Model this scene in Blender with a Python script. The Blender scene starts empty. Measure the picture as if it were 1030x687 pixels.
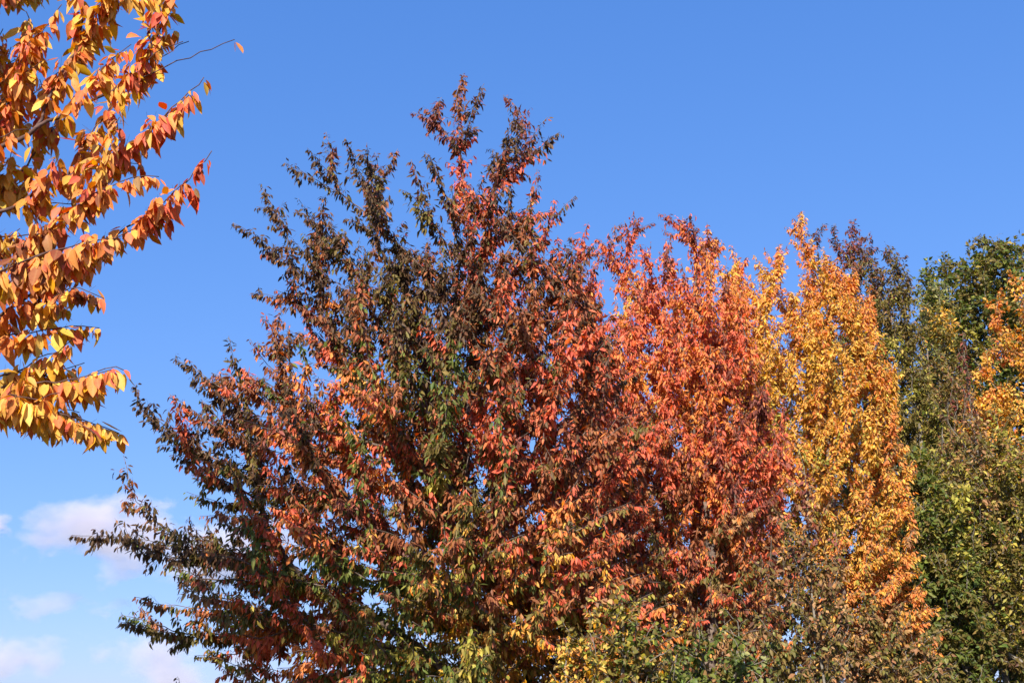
import bpy, math, random
import numpy as np

scene = bpy.context.scene
col = scene.collection
R = math.radians
log = []
rng = np.random.default_rng(7)

# ------------------------------------------------------------------ camera
CAM = np.array([0.0, 0.0, 1.6])
PITCH = R(20.0)
FPX = 1104.0                                   # focal length in pixels of the 1030 px wide photograph
cam_data = bpy.data.cameras.new("camera")
cam = bpy.data.objects.new("camera", cam_data)
col.objects.link(cam)
cam.location = CAM
cam.rotation_euler = (math.pi / 2 + PITCH, 0, 0)
cam_data.sensor_width = 36.0
cam_data.lens = 36.0 * FPX / 1030.0
cam_data.clip_end = 6000.0
scene.camera = cam

# ------------------------------------------------------------------ sky, sun, exposure
SUN_EL = R(33.0)
SUN_AZ = R(-166.0)                             # clockwise from +Y (the view direction): behind the camera, to its left
world = bpy.data.worlds.new("World")
scene.world = world
world.use_nodes = True
wn = world.node_tree.nodes
wl = world.node_tree.links
wn.clear()
sky = wn.new("ShaderNodeTexSky")
sky.sky_type = 'NISHITA'
sky.sun_disc = False
sky.sun_elevation = SUN_EL
sky.sun_rotation = SUN_AZ
sky.air_density = 1.0
sky.dust_density = 0.6
sky.ozone_density = 2.2
# the colour balance of the sky, channel by channel (deep clear autumn blue overhead, milky blue low down)
ssep = wn.new("ShaderNodeSeparateColor")
scom = wn.new("ShaderNodeCombineColor")
wl.new(sky.outputs[0], ssep.inputs[0])
for ch, (gain, power) in enumerate(((0.505, 0.90), (0.965, 0.63), (2.2, 0.45))):
    pw = wn.new("ShaderNodeMath"); pw.operation = 'POWER'; pw.inputs[1].default_value = power
    ml = wn.new("ShaderNodeMath"); ml.operation = 'MULTIPLY'; ml.inputs[1].default_value = gain
    wl.new(ssep.outputs[ch], pw.inputs[0]); wl.new(pw.outputs[0], ml.inputs[0]); wl.new(ml.outputs[0], scom.inputs[ch])
bg = wn.new("ShaderNodeBackground")
bg.inputs["Strength"].default_value = 0.13
wo = wn.new("ShaderNodeOutputWorld")
wl.new(scom.outputs[0], bg.inputs["Color"])
wl.new(bg.outputs[0], wo.inputs["Surface"])

sun_dir = np.array([math.sin(SUN_AZ) * math.cos(SUN_EL), math.cos(SUN_AZ) * math.cos(SUN_EL), math.sin(SUN_EL)])
sd = bpy.data.lights.new("sun", 'SUN')
sd.energy = 5.0
sd.angle = R(0.53)
sd.color = (1.0, 0.91, 0.76)
sun = bpy.data.objects.new("sun", sd)
col.objects.link(sun)
sun.rotation_euler = (math.pi / 2 - SUN_EL, 0, math.pi - SUN_AZ)

scene.view_settings.view_transform = 'Standard'
scene.view_settings.look = 'None'
scene.view_settings.exposure = 0.8
scene.view_settings.gamma = 1.0
scene.view_settings.use_curve_mapping = False
scene.cycles.max_bounces = 6
scene.cycles.diffuse_bounces = 3
scene.cycles.transmission_bounces = 3
scene.cycles.volume_bounces = 3
scene.cycles.volume_max_steps = 256
scene.cycles.volume_step_rate = 0.4

# ------------------------------------------------------------------ helpers
FWD = np.array([0, math.cos(PITCH), math.sin(PITCH)])
UP = np.array([0, -math.sin(PITCH), math.cos(PITCH)])
RIGHT = np.array([1.0, 0, 0])


def at(px, py, y):
    """World point at ground distance y on the line of sight of a pixel."""
    d = FWD + (px - 515.0) / FPX * RIGHT + (343.5 - py) / FPX * UP
    return CAM + d * (y / d[1])


def unit(v):
    return v / np.maximum(np.linalg.norm(v, axis=-1, keepdims=True), 1e-9)


def lin(c):
    c = np.asarray(c, float) / 255.0
    return np.where(c <= 0.04045, c / 12.92, ((c + 0.055) / 1.055) ** 2.4)


def link(name, mesh, parent=None):
    o = bpy.data.objects.new(name, mesh)
    col.objects.link(o)
    if parent is not None:
        o.parent = parent
        o.matrix_parent_inverse = parent.matrix_basis.inverted()
    return o


def empty(name, loc, label, cat, group=None):
    o = bpy.data.objects.new(name, None)
    o.location = loc
    o.empty_display_size = 0.3
    col.objects.link(o)
    o["label"] = label
    o["category"] = cat
    if group:
        o["group"] = group
    bpy.context.view_layer.update()
    return o


def mesh_from(name, verts, faces_idx, face_sizes, mat, attrs=None, smooth=False):
    me = bpy.data.meshes.new(name)
    nv, nl, nf = len(verts), len(faces_idx), len(face_sizes)
    me.vertices.add(nv)
    me.vertices.foreach_set("co", np.ascontiguousarray(verts, dtype=np.float32).ravel())
    me.loops.add(nl)
    me.loops.foreach_set("vertex_index", np.ascontiguousarray(faces_idx, dtype=np.int32).ravel())
    me.polygons.add(nf)
    starts = np.concatenate([[0], np.cumsum(face_sizes)[:-1]]).astype(np.int32)
    me.polygons.foreach_set("loop_start", starts)
    if smooth:
        me.polygons.foreach_set("use_smooth", np.ones(nf, dtype=bool))
    for k, (typ, arr) in (attrs or {}).items():
        a = me.attributes.new(k, typ, 'POINT')
        a.data.foreach_set("color" if typ == 'FLOAT_COLOR' else "vector", np.ascontiguousarray(arr, dtype=np.float32).ravel())
    me.materials.append(mat)
    me.update(calc_edges=True)
    me.validate()
    return me


# ------------------------------------------------------------------ materials
def new_mat(name):
    m = bpy.data.materials.new(name)
    m.use_nodes = True
    n = m.node_tree.nodes
    n.clear()
    return m, n, m.node_tree.links


def leaf_material(name, translucency=0.27, rough=0.5, vein=0.25):
    m, n, l = new_mat(name)
    out = n.new("ShaderNodeOutputMaterial")
    att = n.new("ShaderNodeAttribute"); att.attribute_name = "leaf_colour"
    pos = n.new("ShaderNodeAttribute"); pos.attribute_name = "leaf_place"
    sep = n.new("ShaderNodeSeparateXYZ"); l.new(pos.outputs["Vector"], sep.inputs[0])
    tc = n.new("ShaderNodeTexCoord")
    noi = n.new("ShaderNodeTexNoise"); noi.inputs["Scale"].default_value = 38.0; noi.inputs["Detail"].default_value = 3.0
    l.new(tc.outputs["Object"], noi.inputs["Vector"])
    # blotches: a little redder / browner where the noise is high
    ramp = n.new("ShaderNodeMapRange"); ramp.inputs["From Min"].default_value = 0.5; ramp.inputs["From Max"].default_value = 0.72
    ramp.inputs["To Max"].default_value = 0.5
    l.new(noi.outputs["Fac"], ramp.inputs["Value"])
    blot = n.new("ShaderNodeMix"); blot.data_type = 'RGBA'; blot.blend_type = 'MULTIPLY'
    l.new(ramp.outputs[0], blot.inputs["Factor"]); l.new(att.outputs["Color"], blot.inputs["A"])
    blot.inputs["B"].default_value = (0.86, 0.62, 0.5, 1)
    # browned margins and specks
    ed = n.new("ShaderNodeMapRange"); ed.inputs["From Min"].default_value = 0.62; ed.inputs["From Max"].default_value = 1.0
    l.new(sep.outputs["Y"], ed.inputs["Value"])
    n2 = n.new("ShaderNodeTexNoise"); n2.inputs["Scale"].default_value = 90.0; n2.inputs["Detail"].default_value = 2.0
    l.new(tc.outputs["Object"], n2.inputs["Vector"])
    sp = n.new("ShaderNodeMapRange"); sp.inputs["From Min"].default_value = 0.62; sp.inputs["From Max"].default_value = 0.70
    sp.inputs["To Max"].default_value = 0.7
    l.new(n2.outputs["Fac"], sp.inputs["Value"])
    em = n.new("ShaderNodeMath"); em.operation = 'MULTIPLY_ADD'; em.inputs[1].default_value = 0.3
    l.new(ed.outputs[0], em.inputs[0]); l.new(sp.outputs[0], em.inputs[2])
    emc = n.new("ShaderNodeMath"); emc.operation = 'MINIMUM'; emc.inputs[1].default_value = 0.8; l.new(em.outputs[0], emc.inputs[0])
    brn = n.new("ShaderNodeMix"); brn.data_type = 'RGBA'; brn.blend_type = 'MULTIPLY'
    l.new(emc.outputs[0], brn.inputs["Factor"]); l.new(blot.outputs["Result"], brn.inputs["A"]); brn.inputs["B"].default_value = (0.55, 0.32, 0.22, 1)
    # pale midrib
    mid = n.new("ShaderNodeMapRange"); mid.inputs["From Min"].default_value = 0.22; mid.inputs["From Max"].default_value = 0.0
    mid.inputs["To Max"].default_value = vein
    l.new(sep.outputs["Y"], mid.inputs["Value"])
    rib = n.new("ShaderNodeMix"); rib.data_type = 'RGBA'
    l.new(mid.outputs[0], rib.inputs["Factor"]); l.new(brn.outputs["Result"], rib.inputs["A"])
    rib.inputs["B"].default_value = (0.50, 0.27, 0.08, 1)
    # the underside of the leaf is paler and duller
    geo = n.new("ShaderNodeNewGeometry")
    und = n.new("ShaderNodeHueSaturation"); und.inputs["Saturation"].default_value = 0.92; und.inputs["Value"].default_value = 1.08
    l.new(rib.outputs["Result"], und.inputs["Color"])
    side = n.new("ShaderNodeMix"); side.data_type = 'RGBA'
    l.new(geo.outputs["Backfacing"], side.inputs["Factor"])
    l.new(rib.outputs["Result"], side.inputs["A"]); l.new(und.outputs[0], side.inputs["B"])
    bs = n.new("ShaderNodeBsdfPrincipled")
    bs.inputs["Roughness"].default_value = rough
    bs.inputs["Specular IOR Level"].default_value = 0.2
    l.new(side.outputs["Result"], bs.inputs["Base Color"])
    sat = n.new("ShaderNodeHueSaturation"); sat.inputs["Saturation"].default_value = 1.1; sat.inputs["Value"].default_value = 1.1
    l.new(att.outputs["Color"], sat.inputs["Color"])
    tr = n.new("ShaderNodeBsdfTranslucent"); l.new(sat.outputs[0], tr.inputs["Color"])
    mx = n.new("ShaderNodeMixShader"); mx.inputs[0].default_value = translucency
    l.new(bs.outputs[0], mx.inputs[1]); l.new(tr.outputs[0], mx.inputs[2])
    l.new(mx.outputs[0], out.inputs["Surface"])
    return m


def bark_material(name, c1, c2):
    m, n, l = new_mat(name)
    out = n.new("ShaderNodeOutputMaterial")
    tc = n.new("ShaderNodeTexCoord")
    mp = n.new("ShaderNodeMapping"); mp.inputs["Scale"].default_value = (1, 1, 2.2)
    l.new(tc.outputs["Object"], mp.inputs[0])
    noi = n.new("ShaderNodeTexNoise"); noi.inputs["Scale"].default_value = 14.0; noi.inputs["Detail"].default_value = 6.0
    l.new(mp.outputs[0], noi.inputs["Vector"])
    cr = n.new("ShaderNodeValToRGB")
    cr.color_ramp.elements[0].position = 0.35; cr.color_ramp.elements[0].color = (*c1, 1)
    cr.color_ramp.elements[1].position = 0.68; cr.color_ramp.elements[1].color = (*c2, 1)
    l.new(noi.outputs["Fac"], cr.inputs[0])
    bs = n.new("ShaderNodeBsdfPrincipled"); bs.inputs["Roughness"].default_value = 0.8
    bs.inputs["Specular IOR Level"].default_value = 0.2
    l.new(cr.outputs[0], bs.inputs["Base Color"])
    bp = n.new("ShaderNodeBump"); bp.inputs["Strength"].default_value = 0.5; bp.inputs["Distance"].default_value = 0.02
    l.new(noi.outputs["Fac"], bp.inputs["Height"]); l.new(bp.outputs[0], bs.inputs["Normal"])
    l.new(bs.outputs[0], out.inputs["Surface"])
    return m


LEAF = leaf_material("autumn_leaf", 0.3)
LEAF_GREEN = leaf_material("green_leaf", 0.28, 0.45, 0.1)
BARK = bark_material("cherry_bark", (0.075, 0.052, 0.044), (0.24, 0.185, 0.155))
BARK_RED = bark_material("twig_bark", (0.06, 0.032, 0.028), (0.15, 0.09, 0.08))
BARK_GREY = bark_material("grey_bark", (0.09, 0.075, 0.06), (0.28, 0.25, 0.21))

# ------------------------------------------------------------------ leaf colours (sRGB of the leaves themselves)
GAIN = 0.86
PAL = {
    'dark':   [(88, 64, 44), (98, 72, 46), (78, 66, 40), (82, 56, 44), (106, 76, 54)],
    'olive':  [(116, 106, 44), (98, 96, 40), (132, 114, 54), (110, 94, 44)],
    'green':  [(84, 104, 38), (98, 116, 44), (74, 92, 36), (120, 128, 52)],
    'rust':   [(152, 84, 44), (166, 96, 50), (138, 74, 44), (174, 108, 58)],
    'coral':  [(226, 92, 40), (208, 72, 40), (232, 112, 44), (218, 96, 58)],
    'orange': [(230, 128, 26), (236, 144, 34), (224, 114, 28), (240, 154, 48)],
    'yellow': [(236, 176, 34), (226, 160, 28), (240, 190, 66), (222, 164, 36)],
    'maroon': [(128, 60, 52), (144, 70, 58), (112, 56, 48), (158, 84, 70)],
    'tan':    [(172, 126, 76), (158, 114, 70), (186, 144, 86), (142, 104, 68)],
    'lime':   [(156, 150, 48), (172, 160, 58), (140, 142, 46), (190, 172, 62)],
    'sage':   [(142, 146, 82), (156, 158, 98), (126, 132, 68)],
}
PAL = {k: lin(v) * GAIN for k, v in PAL.items()}

# leaf outlines: (along, across, lift) and the faces between them
LEAF_FINE = (np.array([(0, 0, 0), (.16, -.62, .22), (.16, .62, .22), (.22, 0, 0), (.45, -1, .34), (.45, 1, .34), (.48, 0, 0),
                       (.74, -.66, .22), (.74, .66, .22), (.75, 0, 0), (1, 0, 0)], float),
             [(0, 3, 1), (0, 2, 3), (1, 3, 6, 4), (3, 2, 5, 6), (4, 6, 9, 7), (6, 5, 8, 9), (7, 9, 10), (9, 8, 10)])
LEAF_MID = (np.array([(0, 0, 0), (.38, -1, .3), (.38, 1, .3), (.5, 0, 0), (.72, -.68, .22), (.72, .68, .22), (1, 0, 0)], float),
            [(0, 3, 1), (0, 2, 3), (1, 3, 4), (3, 2, 5), (4, 3, 6), (3, 5, 6)])
LEAF_FAR = (np.array([(0, 0, 0), (.42, -1, .3), (.42, 1, .3), (1, 0, 0)], float), [(0, 3, 1), (0, 2, 3)])


def leaf_mesh(name, P, A, N, L, W, curl, colour, template, mat):
    T, F = template
    k = len(T)
    n = len(P)
    A = unit(A)
    N = unit(N - A * np.sum(N * A, 1, keepdims=True))
    S = np.cross(N, A)
    u, v, w = T[:, 0], T[:, 1], T[:, 2]
    V = (P[:, None, :] + A[:, None, :] * (L[:, None, None] * u[None, :, None])
         + S[:, None, :] * (W[:, None, None] * v[None, :, None] * 0.5)
         + N[:, None, :] * (W[:, None, None] * w[None, :, None] * 0.5)
         - N[:, None, :] * ((curl * L)[:, None, None] * (u ** 2)[None, :, None]))
    V = V.reshape(-1, 3)
    idx = np.concatenate([np.array(f) for f in F])
    sizes = np.array([len(f) for f in F])
    loops = (np.arange(n)[:, None] * k + idx[None, :]).ravel()
    cols = np.concatenate([np.repeat(colour, k, axis=0), np.ones((n * k, 1))], 1)
    rnd = rng.random(n)
    place = np.stack([np.tile(u, n), np.tile(np.abs(v), n), np.repeat(rnd, k)], 1)
    return mesh_from(name, V, loops, np.tile(sizes, n), mat, {"leaf_colour": ('FLOAT_COLOR', cols), "leaf_place": ('FLOAT_VECTOR', place)})


# ------------------------------------------------------------------ branching
class Skeleton:
    """Grows a tree from its trunk to a set of targets: each target joins the wood already there at the cheapest place
    (its own length plus a share of the way back to the root)."""

    def __init__(self, trunk_pts, seg, root_w, rise, bow):
        self.cap = 120000
        self.p = np.zeros((self.cap, 3)); self.par = np.full(self.cap, -1); self.path = np.zeros(self.cap)
        self.shoot = np.zeros(self.cap, int); self.frac = np.zeros(self.cap); self.n = 0
        self.seg, self.root_w, self.rise, self.bow = seg, root_w, rise, bow
        prev = -1
        for q in trunk_pts:
            prev = self.add(q, prev, 0)
        self.n_trunk = self.n
        self.bare = set()

    def add(self, q, par, shoot):
        i = self.n
        self.p[i] = q; self.par[i] = par; self.shoot[i] = shoot
        self.path[i] = 0 if par < 0 else self.path[par] + np.linalg.norm(self.p[par] - q)
        self.n += 1
        return i

    def grow(self, t, shoot, crown_z, r, ideal, radial):
        P = self.p[:self.n]
        d = t - P
        L = np.linalg.norm(d, axis=1)
        h = np.linalg.norm(d[:, :2], axis=1)
        c = L + self.root_w * self.path[:self.n] + 2.0 * np.maximum(0, P[:, 2] - (t[2] - self.rise * h)) + 50.0 * (P[:, 2] < crown_z)
        # no sharp turning back
        par = self.par[:self.n]
        pd = unit(P - P[np.maximum(par, 0)])
        cosang = np.sum(unit(d) * pd, 1)
        c = c + np.where(par >= 0, 0.9 * np.maximum(0, 0.45 - cosang) * np.minimum(L, 2.5), 0)
        c = c + radial * (1 - unit(d) @ ideal) * np.minimum(L, 2.0)
        c = c + 0.5 * np.maximum(0, self.frac[:self.n] - 0.72) / 0.28
        i = int(np.argmin(c))
        a = P[i].copy(); ln = L[i]
        pdir = pd[i] if self.par[i] >= 0 else np.array([0, 0, 1.0])
        start = unit(0.4 * pdir + 0.8 * d[i] / max(ln, 1e-6) + np.array([0, 0, 0.05]))
        ctrl = a + start * ln * 0.5 - np.array([0, 0, self.bow * ln])
        k = max(2, int(round(ln / self.seg)))
        wob = r.normal(0, 0.022 * min(ln, 1.5), 3); wob2 = r.normal(0, 0.03 * min(ln, 1.5), 3)
        prev = i
        for s in range(1, k + 1):
            u = s / k
            q = (1 - u) ** 2 * a + 2 * u * (1 - u) * ctrl + u * u * t
            q = q + wob * math.sin(u * math.pi * 2) + wob2 * math.sin(u * math.pi) + r.normal(0, 0.006, 3) * (u < 1)
            prev = self.add(q, prev, shoot)
            self.frac[prev] = u

    def finish(self, r_tip, r_exp, r_max):
        n = self.n
        self.tipdist = np.zeros(n); w = np.zeros(n); kids = [[] for _ in range(n)]
        for i in range(n - 1, -1, -1):
            if not kids[i]:
                w[i] = 1.0
            p = self.par[i]
            if p >= 0:
                kids[p].append(i)
                w[p] += w[i]
                self.tipdist[p] = max(self.tipdist[p], self.tipdist[i] + np.linalg.norm(self.p[p] - self.p[i]))
        self.kids = kids
        rad = r_tip * w ** r_exp + 0.0022 * self.tipdist
        self.rad = np.minimum(rad, r_max)
        par = np.maximum(self.par[:n], 0)
        self.dir = unit(self.p[:n] - self.p[par])
        self.dir[0] = (0, 0, 1)


def tube_mesh(chains, sk, name, mat, sides_for):
    """One mesh of all the wood in the given chains (lists of node numbers from thick to thin)."""
    V, I, S = [], [], []
    off = 0
    for ch in chains:
        pts = sk.p[ch]; rad = sk.rad[ch].copy()
        if len(ch) > 1 and sk.par[ch[1]] == ch[0]:
            rad[0] = min(rad[0], rad[1] * 1.25)
        k = sides_for(rad.max())
        tan = unit(np.gradient(pts, axis=0))
        ref = np.array([1.0, 0, 0]) if abs(tan[:, 0]).mean() < 0.7 else np.array([0, 1.0, 0])
        s = unit(np.cross(tan, ref)); b = np.cross(tan, s)
        ang = np.arange(k) / k * 2 * math.pi
        ring = (pts[:, None, :] + rad[:, None, None] * (s[:, None, :] * np.cos(ang)[None, :, None] + b[:, None, :] * np.sin(ang)[None, :, None]))
        V.append(ring.reshape(-1, 3))
        m = len(ch)
        j = np.arange(m - 1)[:, None] * k + np.arange(k)[None, :]
        j2 = np.arange(m - 1)[:, None] * k + (np.arange(k)[None, :] + 1) % k
        q = np.stack([j, j2, j2 + k, j + k], -1).reshape(-1, 4) + off
        I.append(q.ravel()); S.append(np.full(len(q), 4))
        I.append(np.arange(k) + off + (m - 1) * k); S.append(np.array([k]))
        off += m * k
    return mesh_from(name, np.concatenate(V), np.concatenate(I), np.concatenate(S), mat, smooth=True)


def chains_from(sk, start_parent, start):
    """Split the wood above a node into chains that follow the thickest child."""
    out, stack = [], [(start_parent, start)]
    while stack:
        p, i = stack.pop()
        ch = [p, i] if p >= 0 else [i]
        while sk.kids[i]:
            ks = sorted(sk.kids[i], key=lambda q: -sk.rad[q] - sk.tipdist[q] * 1e-4)
            for q in ks[1:]:
                stack.append((i, q))
            i = ks[0]
            ch.append(i)
        out.append(ch)
    return out


def field_noise(P, k, freq, seed):
    """Slow noise over space, one channel per palette."""
    r = np.random.default_rng(seed)
    out = np.zeros((len(P), k))
    for j in range(k):
        for o in range(3):
            w = r.normal(0, freq * (1 + o), 3); ph = r.random() * 6.28
            out[:, j] += np.sin(P @ w + ph) / (1 + 0.6 * o)
    return out


def tree(name, label, cat, y, base_px, top, left, right, tips, anchors, *, n_targets=200, depth=0.85, crown_py=690, seg=0.1,
         leaf=(0.10, 0.042), zone=1.2, shoot_leaves=34, twigs=9, twig_len=(0.06, 0.30), twig_leaves=34, droop=0.9, root_w=0.35,
         rise=0.35, bow=0.06, template=LEAF_MID, leaf_mat=LEAF, bark=BARK, r_max=0.14, r_tip=0.0028, n_limbs=8, noise=0.7, freq=0.9,
         tip_bias=None, bare=(), bare_twigs=0, seed=1, group=None, surf=0.65, leader=0.95, spray=0.3, extra=(), leaf_noise=0.55,
         sag=0.0, low_z=None, jitter=0.14, focus_py=640, radial=0.9, lift=0.2, inset=0.84, plumes=0.1, side_pull=0.6, along_pull=0.4, zset=None, bare_leaf=False):
    r = np.random.default_rng(seed)
    B = at(base_px, 343, y); bx = B[0]
    root_loc = (bx, y, 0.0)
    T = at(top[0], top[1], y)
    zt = T[2]
    lp = np.array([at(px, py, y) for px, py in left]); rp = np.array([at(px, py, y) for px, py in right])
    lp = lp[np.argsort(lp[:, 2])]; rp = rp[np.argsort(rp[:, 2])]
    zmin = max(at(base_px, crown_py, y)[2], 0.5) if low_z is None else low_z
    # trunk: from the ground to the leader's tip
    zlead = zmin + (zt - zmin) * leader
    nt = int(zlead / seg)
    wob = r.normal(0, 0.05, (4, 2))
    tr = []
    for i in range(nt + 1):
        u = i / nt
        x = bx + (T[0] - bx) * u ** 1.5 + wob[0, 0] * math.sin(u * 5) + wob[1, 0] * math.sin(u * 11)
        yy = y + wob[0, 1] * math.sin(u * 5 + 1) + wob[1, 1] * math.sin(u * 9)
        tr.append((x, yy, u * zlead - 0.05 * (i == 0)))
    sk = Skeleton(np.array(tr), seg, root_w, rise, bow)

    def ext(z):
        xl = np.interp(z, lp[:, 2], lp[:, 0]); xr = np.interp(z, rp[:, 2], rp[:, 0])
        cx = np.clip(bx + (T[0] - bx) * max(0.0, z / zt) ** 1.5, xl + 0.1 * (xr - xl), xr - 0.1 * (xr - xl))
        return xl, xr, cx
    targets = []
    for px, py, *dy in tips:
        q = at(px, py, y + (dy[0] if dy else r.normal(0, 0.25)))
        targets.append(q)
    nb0 = len(targets)
    bare_ids = set()
    for px, py, dy in bare:
        targets.append(at(px, py, y + dy)); bare_ids.add(len(targets))
    zs = np.linspace(zmin - 0.5, zt, 60)
    wgt = np.array([max(0.02, ext(z)[1] - ext(z)[0]) ** 1.3 for z in zs]); wgt /= wgt.sum()
    for i in range(n_targets):
        z = r.choice(zs, p=wgt) + r.uniform(-0.1, 0.1)
        z = max(z, 0.6)
        xl, xr, cx = ext(z)
        a = r.uniform(0, 2 * math.pi)
        q = r.random()
        if q < plumes:
            rho = r.uniform(0.85, 1.0)
        else:
            rho = inset * (r.uniform(0.75, 1.0) if r.random() < surf else r.uniform(0.15, 0.78))
            z = zmin + (z - zmin) * (zset or (0.5 + 0.5 * inset)) if z > zmin else z
            xl, xr, cx = ext(z)
        dep = depth * 0.5 * (xr - xl)
        x = cx + math.cos(a) * rho * ((xr - cx) if math.cos(a) > 0 else (cx - xl))
        targets.append(np.array([x, y + math.sin(a) * rho * dep, z]))
    for px, py, dy in extra:
        targets.append(at(px, py, y + dy))
    # scaffold limbs first (the tips farthest from everything grown so far), then the branches that fill between them
    TP = np.array(targets)
    near = np.linalg.norm((TP - np.array([bx, y, zmin])) * [1, 1, 0.6], axis=1)
    axis = np.array(tr)
    order = []
    dmin = np.min(np.linalg.norm(TP[:, None, :] - axis[None, ::4, :], axis=2), axis=1)
    for _ in range(len(TP)):
        i = int(np.argmax(dmin)); order.append(i)
        dmin = np.minimum(dmin, np.linalg.norm(TP - TP[i], axis=1)); dmin[i] = -1
    focus = at(base_px, focus_py, y)
    for i in order:
        ideal = unit(unit(targets[i] - focus) + np.array([0, 0, lift]))
        sk.grow(targets[i], int(i) + 1, zmin - 1.0 if zmin > 1.6 else 0.3, r, ideal, radial)
    sk.finish(r_tip, 0.46, r_max)
    n = sk.n
    root = empty(name, root_loc, label, cat, group)
    inv = np.array(root_loc)

    # -- leafing wood
    idx = np.arange(n)
    leafy = (sk.tipdist[:n] < zone * (0.75 + 0.5 * np.random.default_rng(seed + 9).random(int(sk.shoot[:n].max()) + 1)[sk.shoot[:n]])) & (sk.par[:n] >= 0)
    if bare_ids:
        leafy &= ~np.isin(sk.shoot[:n], list(bare_ids))
    li = idx[leafy]
    dens = np.random.default_rng(seed + 5).uniform(0.6, 1.3, int(sk.shoot[:n].max()) + 1)[sk.shoot[li]]
    p0 = sk.p[sk.par[li]]; p1 = sk.p[li]
    ln = np.linalg.norm(p1 - p0, axis=1)
    h = sk.tipdist[li]
    # side twigs
    nt_ = r.poisson(ln * twigs * dens * np.clip(0.25 + h / 0.5, 0, 1))
    ti = np.repeat(np.arange(len(li)), nt_)
    u = r.random(len(ti))[:, None]
    tp = p0[ti] + (p1[ti] - p0[ti]) * u
    perp = unit(np.cross(sk.dir[li][ti], r.normal(size=(len(ti), 3))))
    td = unit(sk.dir[li][ti] * 0.55 + perp * 0.85 + np.array([0, 0, 0.18]))
    tl = r.uniform(twig_len[0], twig_len[1], len(ti)) * np.clip(0.3 + h[ti] / 0.7, 0.3, 1.0)
    tend = tp + td * tl[:, None] - np.array([0, 0, 1.0]) * (sag * tl)[:, None]
    # leaves on the shoots
    k1 = r.poisson(ln * shoot_leaves * dens)
    a1 = np.repeat(np.arange(len(li)), k1)
    lp1 = p0[a1] + (p1[a1] - p0[a1]) * r.random(len(a1))[:, None]
    ld1 = sk.dir[li][a1]; lh1 = h[a1]; ls1 = sk.shoot[li][a1]
    # the last dry leaves still hanging from the bare twigs' tips
    for b_id in sorted(bare_ids)[:1]:
        e = idx[(sk.shoot[:n] == b_id) & (sk.tipdist[:n] == 0)]
        if bare_leaf and len(e):
            lp1 = np.concatenate([lp1, sk.p[e], sk.p[e]]); ld1 = np.concatenate([ld1, sk.dir[e], sk.dir[e]])
            lh1 = np.concatenate([lh1, [0.1, 0.1]]); ls1 = np.concatenate([ls1, [b_id, b_id]])
    # leaves on the side twigs
    k2 = 1 + r.poisson(tl * twig_leaves)
    a2 = np.repeat(np.arange(len(ti)), k2)
    uu = r.random(len(a2)) ** 0.7
    lp2 = tp[a2] + (tend - tp)[a2] * uu[:, None]
    ld2 = td[a2]; lh2 = h[ti][a2]; ls2 = sk.shoot[li][ti][a2]
    P = np.concatenate([lp1, lp2]); D = np.concatenate([ld1, ld2]); H = np.concatenate([lh1, lh2]); SH = np.concatenate([ls1, ls2])
    m = len(P)
    side = unit(np.cross(D, r.normal(size=(m, 3))))
    side[:, 2] = np.where(side[:, 2] > 0, side[:, 2] * 0.3, side[:, 2])
    A = unit(np.array([0, 0, -1.0]) * droop * r.uniform(0.35, 1.25, m)[:, None] + side * side_pull + D * along_pull + r.normal(0, spray, (m, 3)))
    N = unit(side * 0.65 + np.array([0, 0, 0.6]) + 0.55 * sun_dir + r.normal(0, 0.5, (m, 3)))   # leaves turn to the light
    L = leaf[0] * np.clip(r.normal(1.0, 0.24, m), 0.42, 1.5) * np.clip(0.72 + H / 0.5, 0.72, 1.0)
    W = leaf[1] * (L / leaf[0]) * r.uniform(0.75, 1.2, m)
    curl = r.normal(0.16, 0.26, m)
    stalk = L * 0.22
    P = P + unit(A + side * 0.5) * stalk[:, None]

    # -- leaf colours: which colour a place of the crown has turned, then the shoot's and the leaf's own whim
    names = sorted({k for _, _, _, w in anchors for k in w} | set(tip_bias or {}))
    AP = np.array([at(px, py, y) for px, py, _, _ in anchors])
    sig = np.array([s * y / FPX for _, _, s, _ in anchors])
    AW = np.array([[w.get(k, 0.0) for k in names] for *_, w in anchors])
    dx = (P[:, None, 0] - AP[None, :, 0]); dz = (P[:, None, 2] - AP[None, :, 2])
    g = np.exp(-0.5 * (dx ** 2 + dz ** 2) / sig[None, :] ** 2) + 1e-9
    g /= g.sum(1, keepdims=True)
    score = np.log(g @ AW + 0.004)
    shg = r.gumbel(size=(int(sk.shoot[:n].max()) + 1, len(names)))
    score += noise * shg[SH] + noise * 0.5 * field_noise(P, len(names), freq, seed) + leaf_noise * r.gumbel(size=score.shape)
    for k, b in (tip_bias or {}).items():
        score[:, names.index(k)] += b * np.clip(1 - H / 0.7, 0, 1)
    pick = score.argmax(1)
    colr = np.zeros((m, 3))
    for j, k in enumerate(names):
        w = np.where(pick == j)[0]
        pc = PAL[k]
        a = pc[r.integers(0, len(pc), len(w))]; b = pc[r.integers(0, len(pc), len(w))]
        mixv = r.random(len(w))[:, None]
        colr[w] = a * mixv + b * (1 - mixv)
    colr *= np.exp(r.normal(0, jitter, (m, 1))) * np.exp(r.normal(0, 0.06, (m, 3)))
    colr = np.clip(colr, 0.01, 0.85)
    me = leaf_mesh("crown", P - inv, A, N, L, W, curl, colr, template, leaf_mat)
    crown = link("crown", me, None)
    crown.parent = root

    # -- wood
    sk.p[:n] -= inv
    sides = lambda rr: 10 if rr > 0.06 else (7 if rr > 0.025 else (5 if rr > 0.008 else 3))
    trunk_chain = list(range(sk.n_trunk))
    trunk = link("trunk", tube_mesh([trunk_chain], sk, "trunk", bark, sides)); trunk.parent = root
    sub = []
    for i in trunk_chain:
        for q in sk.kids[i]:
            if q >= sk.n_trunk:
                sub.append((i, q))
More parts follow.
